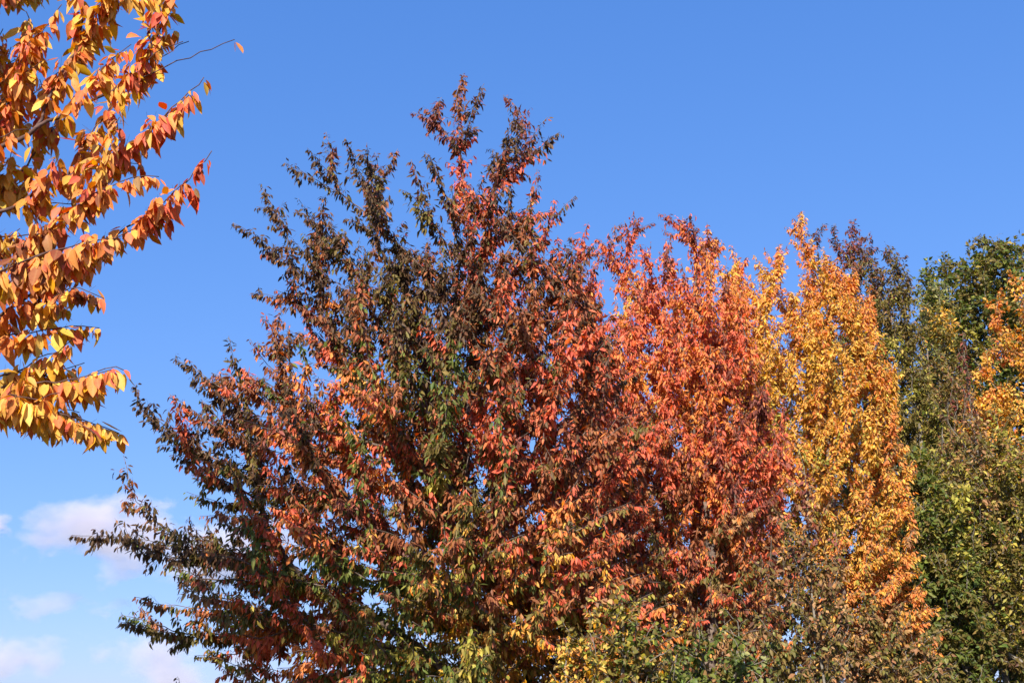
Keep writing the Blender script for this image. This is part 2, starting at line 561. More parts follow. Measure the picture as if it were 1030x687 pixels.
    sub.sort(key=lambda t: -sk.rad[t[1]])
    for i, q in sub[:n_limbs]:
        o = link("limb", tube_mesh(chains_from(sk, i, q), sk, "limb", bark, sides)); o.parent = root
    rest = [c for i, q in sub[n_limbs:] for c in chains_from(sk, i, q)]
    # the fine side twigs as three-sided rods
    tp_, te_ = tp - inv, tend - inv
    kk = len(tp_)
    s1 = unit(np.cross(td, np.array([0.3, 0.5, 0.8]))); s2 = np.cross(td, s1)
    rr = 0.0011 + 0.004 * tl
    V = []
    for e, f in ((tp_, 1.0), (te_, 0.4)):
        for a in (0, 2.094, 4.189):
            V.append(e + (s1 * math.cos(a) + s2 * math.sin(a)) * (rr * f)[:, None])
    V = np.stack(V, 1).reshape(-1, 3)
    fidx = np.array([0, 1, 4, 3, 1, 2, 5, 4, 2, 0, 3, 5])
    I = (np.arange(kk)[:, None] * 6 + fidx[None, :]).ravel()
    tm = mesh_from("twigs", V, I, np.full(kk * 3, 4), BARK_RED, smooth=True)
    o = link("twigs", tm); o.parent = root
    if rest:
        o = link("branches", tube_mesh(rest, sk, "branches", bark, sides)); o.parent = root
    log.append((name, "targets", len(targets), "nodes", n, "leaves", m, "twigs", kk, "limbs", min(len(sub), n_limbs)))
    return root


# ------------------------------------------------------------------ ground
def ground():
    m, n, l = new_mat("meadow_ground")
    out = n.new("ShaderNodeOutputMaterial"); bs = n.new("ShaderNodeBsdfPrincipled"); bs.inputs["Roughness"].default_value = 0.95
    tc = n.new("ShaderNodeTexCoord")
    a = n.new("ShaderNodeTexNoise"); a.inputs["Scale"].default_value = 0.4; a.inputs["Detail"].default_value = 10
    l.new(tc.outputs["Object"], a.inputs["Vector"])
    cr = n.new("ShaderNodeValToRGB")
    cr.color_ramp.elements[0].color = (0.035, 0.055, 0.018, 1); cr.color_ramp.elements[1].color = (0.12, 0.105, 0.04, 1)
    l.new(a.outputs["Fac"], cr.inputs[0]); l.new(cr.outputs[0], bs.inputs["Base Color"]); l.new(bs.outputs[0], out.inputs["Surface"])
    S = 2500.0; k = 40
    g = np.linspace(-1, 1, k + 1); g = np.sign(g) * np.abs(g) ** 3 * S
    X, Y = np.meshgrid(g, g)
    V = np.stack([X.ravel(), Y.ravel(), np.zeros(X.size)], 1)
    ii, jj = np.meshgrid(np.arange(k), np.arange(k))
    q = (jj * (k + 1) + ii).ravel()
    F = np.stack([q, q + 1, q + k + 2, q + k + 1], 1)
    o = link("ground", mesh_from("ground", V, F.ravel(), np.full(len(F), 4), m))
    o["kind"] = "structure"


ground()

# ------------------------------------------------------------------ clouds: bodies of vapour far off, low over the horizon
def cloud(label, px, py, dist, half_w, half_h, half_d, density, seed, scale=2.2, thresh=0.0):
    r = np.random.default_rng(seed)
    import bmesh
    bm = bmesh.new()
    bmesh.ops.create_icosphere(bm, subdivisions=4, radius=1.0)
    V = np.array([v.co[:] for v in bm.verts])
    lump = np.zeros(len(V))
    for o in range(6):
        w = r.normal(0, 2.0 + o, 3)
        lump += np.sin(V @ w + r.random() * 6.28) * 0.05
    V = V * (1 + lump)[:, None]
    for v, c in zip(bm.verts, V):
        v.co = c * np.array([half_w, half_d, half_h])
    me = bpy.data.meshes.new("cloud"); bm.to_mesh(me); bm.free()
    m, n, l = new_mat("cloud_vapour")
    out = n.new("ShaderNodeOutputMaterial")
    tc = n.new("ShaderNodeTexCoord")
    mp = n.new("ShaderNodeMapping"); mp.inputs["Scale"].default_value = (1 / half_w, 1 / half_d, 1 / half_h)
    l.new(tc.outputs["Object"], mp.inputs[0])
    ln = n.new("ShaderNodeVectorMath"); ln.operation = 'LENGTH'; l.new(mp.outputs[0], ln.inputs[0])
    # lumps keep their true shape: the noise is laid out in metres, the fall-off in the cloud's own extents
    mp2 = n.new("ShaderNodeMapping"); s = scale / half_h
    mp2.inputs["Scale"].default_value = (s * 0.62, s * 0.62, s); mp2.inputs["Location"].default_value = tuple(r.uniform(-20, 20, 3))
    l.new(tc.outputs["Object"], mp2.inputs[0])
    noi = n.new("ShaderNodeTexNoise"); noi.inputs["Scale"].default_value = 0.55; noi.inputs["Detail"].default_value = 8.0
    noi.inputs["Roughness"].default_value = 0.6
    l.new(mp2.outputs[0], noi.inputs["Vector"])
    fall = n.new("ShaderNodeMapRange"); fall.inputs["From Min"].default_value = 1.0; fall.inputs["From Max"].default_value = 0.0
    fall.inputs["To Min"].default_value = -0.85; fall.inputs["To Max"].default_value = 0.05
    l.new(ln.outputs["Value"], fall.inputs["Value"])
    con = n.new("ShaderNodeMath"); con.operation = 'MULTIPLY_ADD'; con.inputs[1].default_value = 1.7; con.inputs[2].default_value = -0.35
    l.new(noi.outputs["Fac"], con.inputs[0])
    add = n.new("ShaderNodeMath"); add.operation = 'ADD'; l.new(fall.outputs[0], add.inputs[0]); l.new(con.outputs[0], add.inputs[1])
    dens = n.new("ShaderNodeMapRange"); dens.inputs["From Min"].default_value = 0.16 + thresh; dens.inputs["From Max"].default_value = 0.34 + thresh
    dens.inputs["To Max"].default_value = density
    l.new(add.outputs[0], dens.inputs["Value"])
    vol = n.new("ShaderNodeVolumePrincipled"); vol.inputs["Color"].default_value = (0.90, 0.855, 0.905, 1)
    vol.inputs["Anisotropy"].default_value = 0.0
    l.new(dens.outputs[0], vol.inputs["Density"])
    l.new(vol.outputs[0], out.inputs["Volume"])
    me.materials.append(m)
    o = link("cloud", me)
    o.location = at(px, py, dist)
    o["label"] = label; o["category"] = "cloud"; o["kind"] = "thing"; o["group"] = "low clouds over the horizon"


PXM = 1 / FPX
def cl(label, px, py, dist, wpx, hpx, dpx, optical, seed, **kw):
    k = dist * PXM
    cloud(label, px, py, dist, wpx * k, hpx * k, dpx * k, optical / (dpx * k), seed, **kw)

cl("white cloud with the brightest puffy top, left of the dark tree", 108, 538, 900, 185, 70, 70, 2.6, 3)
cl("thin cloud bank stretching behind the dark tree's left branch tips", 232, 550, 1000, 195, 80, 70, 1.9, 4)
cl("small scrap of white cloud at the left edge of the sky", -6, 523, 900, 40, 26, 25, 1.8, 5)
cl("faint flat wisp of cloud between the two larger clouds at left", 48, 607, 950, 150, 28, 35, 0.6, 6)
cl("low mauve cloud in the bottom left corner of the sky", 2, 660, 950, 130, 64, 60, 1.5, 7)
cl("lowest white cloud, under the green lower branches at left", 178, 668, 850, 150, 78, 70, 2.2, 8)

# ------------------------------------------------------------------ trees
CHERRY = "cherry trees in autumn colour"

# the big dark cherry in the middle
tree("cherry_tree", "large cherry tree with dark brown, rust and green leaves on long plume branches", "tree", 11.5, 482,
     (466, 76),
     left=[(440, 120), (380, 155), (330, 140), (290, 165), (263, 190), (236, 226), (255, 295), (232, 340), (178, 362), (137, 388),
           (125, 455), (142, 505), (78, 540), (120, 628), (168, 690), (190, 800)],
     right=[(500, 110), (545, 130), (578, 200), (600, 240), (640, 300), (675, 380), (690, 470), (700, 560), (690, 690), (660, 800)],
     tips=[(466, 74), (487, 84), (506, 96), (514, 112), (442, 102), (438, 120), (415, 113), (551, 118), (563, 133), (579, 197), (557, 200),
           (592, 224), (377, 153), (366, 157), (347, 139), (328, 133), (309, 149), (286, 164), (263, 187), (258, 208), (234, 224),
           (268, 250), (252, 295), (262, 318), (230, 338), (176, 360), (222, 372), (137, 386), (205, 408), (124, 458), (160, 448),
           (190, 470), (142, 505), (190, 520), (72, 538), (150, 555), (205, 545), (120, 625), (135, 600), (168, 655), (180, 682),
           (530, 150), (600, 260), (400, 150), (300, 200), (320, 240), (285, 300), (455, 130), (480, 130), (495, 150), (540, 170),
           (140, 690), (210, 620), (230, 580)],
     anchors=[(330, 180, 70, dict(dark=6, maroon=1.5, rust=1, olive=1.5)), (250, 230, 50, dict(dark=6, maroon=1.5, rust=1)),
              (420, 140, 50, dict(dark=5, rust=2.5, maroon=1.5)), (480, 110, 50, dict(dark=4, maroon=3, rust=2, coral=.25)),
              (480, 200, 40, dict(rust=3, coral=3, dark=1.5, maroon=1)), (550, 150, 50, dict(dark=4, rust=2.5, maroon=2, coral=.4)),
              (560, 220, 40, dict(coral=5, rust=2, dark=1, orange=1.5)), (400, 230, 60, dict(dark=6, olive=2.5, rust=1)),
              (490, 270, 40, dict(coral=4, rust=3, dark=2)), (400, 310, 60, dict(dark=6, olive=2.5, rust=2, green=.8)),
              (330, 310, 40, dict(rust=4, dark=3, coral=1.5, maroon=1)), (240, 340, 50, dict(rust=3, coral=3, dark=1.5, orange=1)),
              (210, 375, 40, dict(coral=4, rust=3, maroon=1)), (290, 390, 45, dict(rust=4, orange=2, coral=2, dark=2)),
              (160, 430, 50, dict(dark=5, rust=2, olive=2)), (240, 440, 50, dict(dark=3, olive=2, green=1.5, rust=3)),
              (340, 460, 50, dict(rust=4, coral=2.5, orange=2, dark=1.5, maroon=1)), (425, 425, 52, dict(green=5, olive=4, dark=1.5, rust=.6)),
              (400, 465, 25, dict(orange=6, coral=2, green=1)), (480, 390, 50, dict(dark=3, rust=4, olive=1.5, coral=1)),
              (520, 430, 40, dict(coral=6, rust=2, maroon=.6)), (560, 330, 50, dict(dark=2.5, rust=4, coral=2.5, maroon=1)),
              (620, 300, 50, dict(coral=5, rust=3, dark=1.2, orange=1.5)), (640, 400, 50, dict(coral=5, orange=3, rust=2)),
              (600, 460, 50, dict(maroon=2, rust=4, coral=3, dark=1)), (220, 510, 50, dict(dark=2, olive=4, rust=2, green=2)),
              (130, 550, 60, dict(olive=3, dark=3, rust=2, tan=.6)), (230, 590, 50, dict(olive=3, green=4, dark=1, rust=1)),
              (150, 625, 40, dict(dark=4, rust=1.5, olive=2)), (300, 610, 50, dict(coral=5, rust=2, orange=3, olive=1)),
              (300, 520, 50, dict(rust=4, dark=1, olive=1.5, coral=3, orange=2)), (420, 530, 50, dict(rust=4, green=2.5, olive=2.5, coral=1.5, orange=1)),
              (370, 580, 35, dict(coral=5, maroon=2, green=2)), (430, 610, 50, dict(olive=4, green=4, yellow=2, lime=1)),
              (450, 670, 50, dict(green=3, olive=4, yellow=3, rust=1.5, lime=1.5)), (520, 560, 50, dict(rust=3, dark=.6, olive=2, coral=3, orange=1.5)),
              (540, 650, 50, dict(rust=2, olive=3, yellow=4, orange=1.5, lime=1.5)), (640, 560, 50, dict(rust=4, coral=3, orange=2, olive=1.5)),
              (330, 660, 50, dict(coral=4, rust=3, olive=2, lime=1.5))],
     n_targets=2900, depth=0.72, crown_py=800, zone=6.0, leaf=(0.072, 0.027), droop=1.3, spray=0.32, side_pull=0.6, shoot_leaves=110, twigs=22,
     twig_len=(0.05, 0.26), twig_leaves=48, root_w=0.30, rise=0.15, bow=0.02, r_max=0.15, n_limbs=10, noise=0.75, leaf_noise=0.4, freq=1.3,
     tip_bias=dict(dark=0.9, maroon=.2), seed=11, focus_py=600, radial=1.8, lift=0.05, inset=0.82, zset=0.83, plumes=0.05, surf=0.55, group=CHERRY)

# the coral red cherry behind its right shoulder
tree("cherry_tree", "coral red cherry tree between the dark middle tree and the golden one", "tree", 13.6, 690, (694, 216),
     left=[(680, 222), (645, 216), (618, 226), (585, 245), (560, 300), (550, 420), (545, 560), (560, 700)],
     right=[(705, 220), (722, 240), (738, 268), (762, 340), (790, 420), (805, 500), (810, 600), (800, 700)],
     tips=[(628, 222), (637, 216), (645, 217), (658, 224), (694, 214), (711, 224), (677, 224), (720, 238), (728, 247), (743, 262),
           (612, 234), (600, 240), (588, 246), (640, 250), (655, 300), (598, 262), (606, 285), (592, 300), (615, 265), (668, 232), (702, 228), (750, 290), (762, 320), (788, 400), (802, 470)],
     anchors=[(640, 225, 30, dict(maroon=4, rust=2, coral=1)), (690, 225, 25, dict(orange=2, coral=2, maroon=2)),
              (725, 255, 25, dict(orange=4, maroon=1.5, yellow=1)), (660, 290, 40, dict(coral=3, maroon=2.5, orange=1.5)),
              (720, 310, 35, dict(orange=3, coral=2, maroon=1.5)), (640, 370, 40, dict(coral=5, orange=3)),
              (700, 380, 40, dict(coral=5, maroon=.6, orange=2.5)), (760, 400, 40, dict(coral=5, maroon=1.5, orange=2)),
              (700, 460, 40, dict(orange=4, coral=4)), (640, 450, 40, dict(maroon=1, coral=4, rust=2)),
              (770, 470, 40, dict(coral=4, maroon=2, orange=2)), (650, 530, 50, dict(rust=3, maroon=1.5, coral=3, olive=1)),
              (750, 540, 50, dict(rust=2, coral=3, maroon=1, tan=1.5, orange=1.5)), (620, 620, 50, dict(rust=2, olive=3, yellow=2.5, tan=1)),
              (730, 630, 50, dict(olive=2, tan=2, rust=1.5, orange=1))],
     n_targets=2000, depth=0.8, focus_py=560, radial=1.5, lift=0.15, inset=0.88, zset=0.88, crown_py=860, zone=5.0, leaf=(0.068, 0.0245), droop=1.4, spray=0.32, side_pull=0.55, shoot_leaves=130, twigs=29, twig_len=(0.05, 0.26), twig_leaves=40,
     root_w=0.30, rise=0.6, bow=0.05, r_max=0.12, seed=21, tip_bias=dict(maroon=.7), noise=0.8, leaf_noise=0.4, group=CHERRY)

# an orange one mostly hidden by the red one
tree("cherry_tree", "orange cherry tree mostly hidden behind the coral red one, only its shoot tips above it", "tree", 18.0, 700, (712, 232),
     left=[(690, 240), (640, 255), (600, 290), (570, 380), (560, 500), (570, 640), (590, 760)],
     right=[(728, 240), (748, 262), (775, 320), (795, 420), (800, 540), (800, 660), (790, 760)],
     tips=[(712, 230), (728, 247), (743, 262), (655, 245), (670, 240), (690, 238), (758, 285), (630, 262)],
     anchors=[(720, 270, 40, dict(orange=4, yellow=2, coral=1)), (650, 290, 40, dict(orange=3, coral=3, yellow=1)), (690, 400, 60, dict(orange=4, yellow=2, coral=1)),
              (690, 560, 80, dict(orange=2, rust=3, tan=2, olive=1))],
     n_targets=1300, depth=0.6, focus_py=600, radial=1.2, lift=0.2, inset=0.9, crown_py=800, zone=5.0, leaf=(0.085, 0.033), droop=1.2, spray=0.34, side_pull=0.6,
     shoot_leaves=80, twigs=16, twig_len=(0.06, 0.28), twig_leaves=40, root_w=0.28, rise=0.7, bow=0.04, r_max=0.11, seed=37, template=LEAF_FAR, noise=0.6, group=CHERRY)

# the golden cherry
tree("cherry_tree", "golden yellow and orange cherry tree with upright shoots right of the red one", "tree", 16.5, 825, (805, 216),
     left=[(795, 235), (775, 250), (738, 262), (715, 330), (730, 420), (770, 520), (790, 620), (800, 700)],
     right=[(812, 235), (830, 258), (850, 276), (873, 292), (882, 332), (898, 370), (912, 440), (922, 480), (926, 560), (944, 612), (946, 660), (930, 720)],
     tips=[(769, 252), (783, 246), (805, 213), (815, 240), (829, 256), (848, 273), (874, 289), (882, 331), (899, 369), (903, 441), (922, 475),
           (910, 538), (926, 557), (931, 593), (946, 610), (945, 651), (741, 259), (751, 276), (760, 265), (795, 240), (838, 290),
           (862, 310), (868, 350), (890, 410), (905, 505), (915, 630), (925, 680), (776, 262), (790, 228), (800, 228), (822, 262), (842, 285), (855, 292), (878, 318), (893, 390), (912, 460), (915, 500), (918, 575), (935, 625)],
     anchors=[(770, 280, 40, dict(orange=5, yellow=2)), (820, 260, 40, dict(orange=4, yellow=3)), (870, 310, 40, dict(orange=5, yellow=2)),
              (800, 360, 40, dict(yellow=6, orange=1.5, lime=1)), (850, 380, 40, dict(yellow=6, orange=1.5, lime=.8)), (890, 380, 30, dict(orange=4, yellow=2)),
              (830, 450, 50, dict(yellow=6, orange=1.5, lime=1)), (900, 480, 40, dict(orange=3, yellow=3, tan=.6)),
              (850, 540, 50, dict(yellow=5, orange=1.5, lime=1.2, tan=1)), (930, 580, 40, dict(orange=4, yellow=2)),
              (860, 640, 60, dict(tan=2, olive=1.5, yellow=2, orange=1)), (940, 650, 40, dict(orange=3, yellow=2, tan=1))],
     n_targets=2100, depth=0.75, focus_py=600, radial=1.6, lift=0.1, inset=0.96, zset=0.92, plumes=0.15, crown_py=860, zone=5.0, leaf=(0.070, 0.026), droop=1.1, spray=0.36, side_pull=0.6, shoot_leaves=135, twigs=26, twig_len=(0.05, 0.22), twig_leaves=40,
     root_w=0.28, rise=0.75, bow=0.04, r_max=0.11, seed=31, template=LEAF_MID, noise=0.6, group=CHERRY)

# the near branches of the orange cherry at the left
near_tips = [(205, 78, 0), (213, 152, .1), (188, 182, 0), (160, 178, -.2), (136, 230, -.5), (118, 240, -.6), (98, 246, -.5), (104, 300, 0), (100, 330, .1),
             (128, 374, 0), (112, 372, -.2), (120, 436, .1), (95, 436, -.1), (62, 436, .2), (22, 420, 0), (60, 395, -.3), (30, 372, .2), (72, 342, -.1),
             (100, 395, .3), (40, 345, .1), (62, 285, .1), (20, 230, .1), (40, 215, -.2), (80, 208, .1), (112, 182, -.1), (152, 140, .2),
             (120, 118, -.2), (172, 112, .1), (190, 96, -.1), (160, 62, .2), (132, 45, -.2), (152, 20, 0), (172, -8, .2), (120, -25, 0), (85, 32, .2),
             (100, 70, -.3), (62, 5, .1), (42, 62, -.1), (20, 100, .2), (60, 155, 0), (30, 20, -.2), (12, 150, .2), (92, 150, .3), (140, 165, .3),
             (10, 250, .3), (20, 292, -.2), (50, 250, .3), (45, 410, .3), (15, 400, -.3), (80, 415, .3), (140, 90, .5), (70, 110, .6),
             (30, 180, .5), (110, -60, .3), (60, -70, 0), (180, -60, -.2), (30, 130, -.4), (5, 330, .2), (5, 60, .3), (-10, 380, 0), (-20, 200, 0), (75, 262, -.2), (30, 262, .1), (60, 225, .3), (100, 205, .4), (85, 130, .2), (55, 125, .4), (25, 320, .3), (70, 310, .3), (85, 365, .2), (40, 80, .4), (110, 20, .4), (70, 60, .3)]
tree("cherry_tree", "near cherry tree at the left edge with large hanging bright orange leaves", "tree", 6.0, -150, (-40, -260),
     left=[(-60, -240), (-330, -100), (-420, 150), (-420, 350), (-300, 480)],
     right=[(-30, -240), (60, -160), (20, 0), (0, 100), (-20, 250), (-30, 350), (-60, 440)],
     tips=near_tips,
     anchors=[(60, 60, 60, dict(orange=6, yellow=4, coral=1.5)), (150, 100, 60, dict(orange=6, yellow=3, coral=1.5)),
              (60, 170, 50, dict(orange=6, yellow=4, coral=1.2, rust=1.5)), (170, 160, 40, dict(orange=5, yellow=1, tan=1.5, coral=1)),  # the darker rust share paints shaded leaves into the leaf colour
              (60, 250, 40, dict(rust=3, orange=5, yellow=2, coral=1)), (120, 230, 30, dict(rust=.6, orange=4, coral=2)),
              (60, 330, 40, dict(orange=5, yellow=5, coral=1.5)), (40, 400, 50, dict(yellow=7, orange=4, coral=.5)),
              (110, 390, 30, dict(orange=4, coral=2.5, yellow=3)), (-100, 200, 150, dict(orange=4, yellow=3, coral=.6))],
     n_targets=230, depth=0.9, crown_py=480, seg=0.07, zone=1.5, leaf=(0.104, 0.042), shoot_leaves=100, twigs=15, twig_len=(0.04, 0.16),
     twig_leaves=34, droop=1.7, spray=0.28, side_pull=0.5, root_w=0.45, rise=-0.1, bow=-0.03, focus_py=330, radial=2.0, lift=0.0, template=LEAF_FINE, bark=BARK_RED, r_max=0.11, r_tip=0.003, noise=0.5,
     bare=[(236, 40, 0), (190, 42, .1), (184, 42, -.1)], bare_leaf=True, seed=41, leaf_noise=1.0, n_limbs=10, tip_bias=dict(coral=.4, rust=.2), group=CHERRY)

SCRUB = "mixed trees behind the cherries"
# tall purple topped tree behind the golden cherry
tree("tall_tree", "tall dark tree with purplish brown top behind the golden cherry", "tree", 21.0, 858, (852, 222),
     left=[(838, 226), (820, 235), (805, 280), (800, 400), (810, 560), (820, 720)],
     right=[(860, 226), (876, 240), (888, 270), (905, 340), (925, 450), (930, 600), (925, 720)],
     tips=[(822, 229), (829, 225), (840, 225), (856, 221), (863, 230), (874, 236), (881, 250), (812, 255), (848, 240), (868, 250), (835, 245)],
     anchors=[(850, 235, 25, dict(maroon=4, dark=3, rust=1.5)), (850, 290, 30, dict(dark=2, olive=3, rust=3, maroon=1)),
              (870, 330, 30, dict(olive=5, green=1.5, dark=1, tan=1)), (880, 450, 60, dict(olive=4, green=2, dark=2)), (880, 620, 60, dict(green=3, olive=3))],
     n_targets=1000, depth=0.9, crown_py=740, zone=3.0, leaf=(0.082, 0.034), shoot_leaves=80, twigs=20, twig_len=(0.08, 0.4), twig_leaves=40,
     root_w=0.25, rise=1.2, bow=0.03, template=LEAF_FAR, bark=BARK_GREY, r_max=0.14, seed=51, n_limbs=6, noise=0.5, group=SCRUB)

tree("tall_tree", "slender olive brown tree with a pointed top beside the purple topped one", "tree", 20.0, 912, (900, 252),
     left=[(892, 256), (880, 300), (872, 400), (868, 560), (870, 720)],
     right=[(905, 258), (918, 285), (932, 350), (950, 450), (960, 600), (960, 720)],
     tips=[(891, 250), (896, 249), (903, 257), (913, 271), (917, 285), (886, 270), (908, 290), (925, 320)],
     anchors=[(900, 270, 25, dict(dark=4, olive=3, maroon=1)), (905, 340, 35, dict(olive=6, dark=1, tan=1.5, lime=2.5)),
              (920, 430, 40, dict(green=2, olive=4, lime=2)), (920, 560, 60, dict(green=4, olive=2)), (920, 680, 60, dict(green=4, olive=3))],
     n_targets=1000, depth=0.9, crown_py=740, zone=3.0, leaf=(0.082, 0.034), shoot_leaves=80, twigs=20, twig_len=(0.08, 0.4), twig_leaves=40,
     root_w=0.25, rise=1.2, bow=0.03, template=LEAF_FAR, bark=BARK_GREY, r_max=0.12, seed=61, n_limbs=6, noise=0.6, group=SCRUB)

# oak behind on the right
tree("oak_tree", "green oak tree with rounded leaf masses, farthest back at the right", "tree", 27.0, 1000, (985, 240),
     left=[(978, 245), (960, 262), (938, 266), (928, 310), (925, 420), (940, 520), (950, 650)],
     right=[(992, 242), (1015, 246), (1045, 250), (1085, 290), (1105, 380), (1100, 500), (1085, 650)],
     tips=[(936, 262), (949, 257), (960, 263), (982, 238), (994, 241), (1015, 245), (1030, 251), (1045, 256), (943, 275), (970, 262), (1005, 252)],
     anchors=[(950, 270, 30, dict(green=2, olive=4, lime=1.5)), (1000, 260, 30, dict(green=2, olive=4, lime=2.5)), (970, 320, 40, dict(green=3, olive=3, lime=1)),
              (1040, 320, 60, dict(olive=3, green=2, lime=2)), (1000, 450, 80, dict(green=3, olive=2))],
     n_targets=1500, depth=0.95, crown_py=640, zone=3.0, inset=0.97, plumes=0.2, leaf=(0.12, 0.07), shoot_leaves=40, twigs=12, twig_len=(0.15, 0.5), twig_leaves=30, droop=0.15,
     spray=0.6, root_w=0.35, rise=0.35, bow=-0.05, template=LEAF_FAR, leaf_mat=LEAF_GREEN, bark=BARK_GREY, r_max=0.24, seed=71, n_limbs=8,
     bare=[(970, 250, 0), (1009, 235, .3), (1003, 244, 0), (1024, 245, .2), (1028, 246, 0)], noise=0.5, group=SCRUB)

tree("willow_tree", "pale grey green tree with a yellow patch in front of the oak", "tree", 24.0, 945, (942, 283),
     left=[(935, 285), (922, 296), (915, 340), (912, 450), (910, 600)], right=[(950, 286), (962, 310), (968, 360), (975, 450), (980, 600)],
     tips=[(925, 286), (933, 283), (942, 281), (950, 285), (957, 296), (918, 300)],
     anchors=[(940, 295, 22, dict(sage=5, lime=1)), (952, 328, 16, dict(yellow=5, lime=2)), (930, 340, 25, dict(olive=3, sage=2, tan=1)),
              (945, 420, 50, dict(olive=3, tan=2, lime=1.5)), (945, 560, 60, dict(olive=3, green=2))],
     n_targets=700, depth=0.9, crown_py=690, zone=3.0, leaf=(0.10, 0.035), shoot_leaves=55, twigs=14, twig_len=(0.1, 0.4), twig_leaves=36, droop=0.4,
     spray=0.5, rise=0.8, template=LEAF_FAR, bark=BARK_GREY, r_max=0.12, seed=81, n_limbs=5, noise=0.4, group=SCRUB)

tree("maple_tree", "orange and amber tree at the right edge in front of the oak", "tree", 22.0, 1035, (1020, 272),
     left=[(1014, 276), (1003, 300), (990, 345), (964, 375), (956, 415), (972, 455), (990, 560), (995, 690)],
     right=[(1030, 276), (1062, 300), (1085, 360), (1095, 450), (1095, 560), (1085, 690)],
     tips=[(1014, 271), (1024, 278), (1034, 282), (1003, 300), (1000, 340), (972, 386), (965, 402), (978, 420), (985, 372), (1003, 428)],
     anchors=[(1018, 300, 30, dict(orange=3, yellow=3, tan=2)), (1015, 350, 30, dict(orange=2, yellow=4, tan=2, lime=1)), (980, 390, 25, dict(orange=4, yellow=4)),
              (1015, 410, 35, dict(yellow=6, orange=2, lime=1)), (1030, 520, 60, dict(lime=3, yellow=2, olive=2)), (1030, 650, 60, dict(olive=3, lime=2))],
     n_targets=800, depth=0.9, crown_py=690, zone=3.0, leaf=(0.085, 0.046), shoot_leaves=55, twigs=14, twig_len=(0.1, 0.4), twig_leaves=36, droop=0.6,
     spray=0.45, rise=0.6, template=LEAF_FAR, bark=BARK_GREY, r_max=0.14, seed=91, n_limbs=6, noise=0.5, group=SCRUB)

tree("young_tree", "slim young tree with purplish brown leaves before the amber tree", "tree", 18.5, 962, (968, 336),
     left=[(964, 345), (955, 380), (942, 420), (935, 480), (935, 560)], right=[(972, 345), (980, 390), (985, 430), (988, 500), (985, 560)],
     tips=[(968, 334), (963, 350), (973, 352), (955, 378), (980, 395), (946, 410)],
     anchors=[(968, 350, 20, dict(maroon=5, dark=2)), (965, 420, 30, dict(maroon=2, dark=3, tan=1.5, olive=1)), (960, 520, 50, dict(olive=3, dark=2, tan=1))],
     n_targets=260, depth=0.9, crown_py=600, zone=0.9, leaf=(0.08, 0.032), shoot_leaves=34, twigs=7, twig_len=(0.05, 0.2), twig_leaves=26,
     rise=1.5, template=LEAF_FAR, bark=BARK_GREY, r_max=0.05, seed=101, n_limbs=4, noise=0.4, group=SCRUB)

tree("hornbeam_tree", "olive brown leafy tree at the lower right edge", "tree", 18.0, 1010, (1000, 408),
     left=[(985, 412), (958, 430), (940, 470), (935, 560), (940, 700)], right=[(1015, 412), (1045, 440), (1075, 500), (1085, 600), (1075, 700)],
     tips=[(1000, 405), (975, 416), (955, 432), (1022, 412), (940, 460)],
     anchors=[(980, 440, 40, dict(olive=4, tan=1.5, lime=1.5)), (1010, 480, 40, dict(olive=4, lime=3, tan=1)), (970, 540, 40, dict(green=2, olive=4, lime=2, tan=1)),
              (1020, 600, 50, dict(olive=4, green=1, lime=3, tan=1)), (980, 660, 50, dict(olive=4, dark=1, green=2))],
     n_targets=1100, depth=0.85, crown_py=760, zone=2.6, leaf=(0.08, 0.042), shoot_leaves=60, twigs=16, twig_len=(0.08, 0.3), twig_leaves=44, droop=0.4,
     spray=0.5, rise=0.5, template=LEAF_FAR, leaf_mat=LEAF_GREEN, bark=BARK_GREY, r_max=0.11, seed=111, n_limbs=6, noise=0.6, group=SCRUB)

tree("hornbeam_tree", "bright green leafy tree right of the golden cherry's lower shoots", "tree", 17.6, 938, (925, 455),
     left=[(915, 460), (890, 490), (880, 560), (870, 640), (870, 720)], right=[(940, 460), (970, 490), (990, 560), (995, 640), (990, 720)],
     tips=[(925, 452), (940, 458), (905, 470), (960, 480), (892, 500)],
     anchors=[(930, 480, 40, dict(green=4, lime=3, olive=2)), (950, 540, 40, dict(green=3, olive=3, lime=2.5)), (900, 640, 50, dict(green=4, olive=2)), (960, 640, 50, dict(olive=3, green=3))],
     n_targets=1000, depth=0.8, crown_py=760, zone=2.6, leaf=(0.09, 0.046), shoot_leaves=60, twigs=16, twig_len=(0.08, 0.32), twig_leaves=40, droop=0.25,
     spray=0.5, rise=0.35, bow=0, template=LEAF_FAR, leaf_mat=LEAF_GREEN, bark=BARK_GREY, r_max=0.1, seed=121, n_limbs=6, noise=0.5, group=SCRUB)

tree("hazel_bush", "tall mixed green, yellow and rust hazel bush behind the yellow leaved bush", "bush", 12.8, 600, (600, 548),
     left=[(575, 556), (530, 590), (490, 640), (470, 720), (470, 800)], right=[(630, 556), (680, 585), (720, 640), (735, 720), (735, 800)],
     tips=[(600, 545), (570, 556), (635, 556), (530, 588), (675, 584)],
     anchors=[(600, 580, 40, dict(rust=3, olive=3, yellow=1.5, coral=1)), (540, 640, 40, dict(green=3, olive=3, yellow=2)), (660, 640, 40, dict(olive=3, rust=2, tan=1.5, yellow=1))],
     n_targets=800, depth=0.6, crown_py=900, zone=2.4, leaf=(0.07, 0.042), shoot_leaves=70, twigs=16, twig_len=(0.06, 0.25), twig_leaves=40, droop=0.8,
     spray=0.45, rise=0.6, template=LEAF_MID, bark=BARK_GREY, r_max=0.03, seed=161, n_limbs=5, noise=0.6, low_z=0.6)

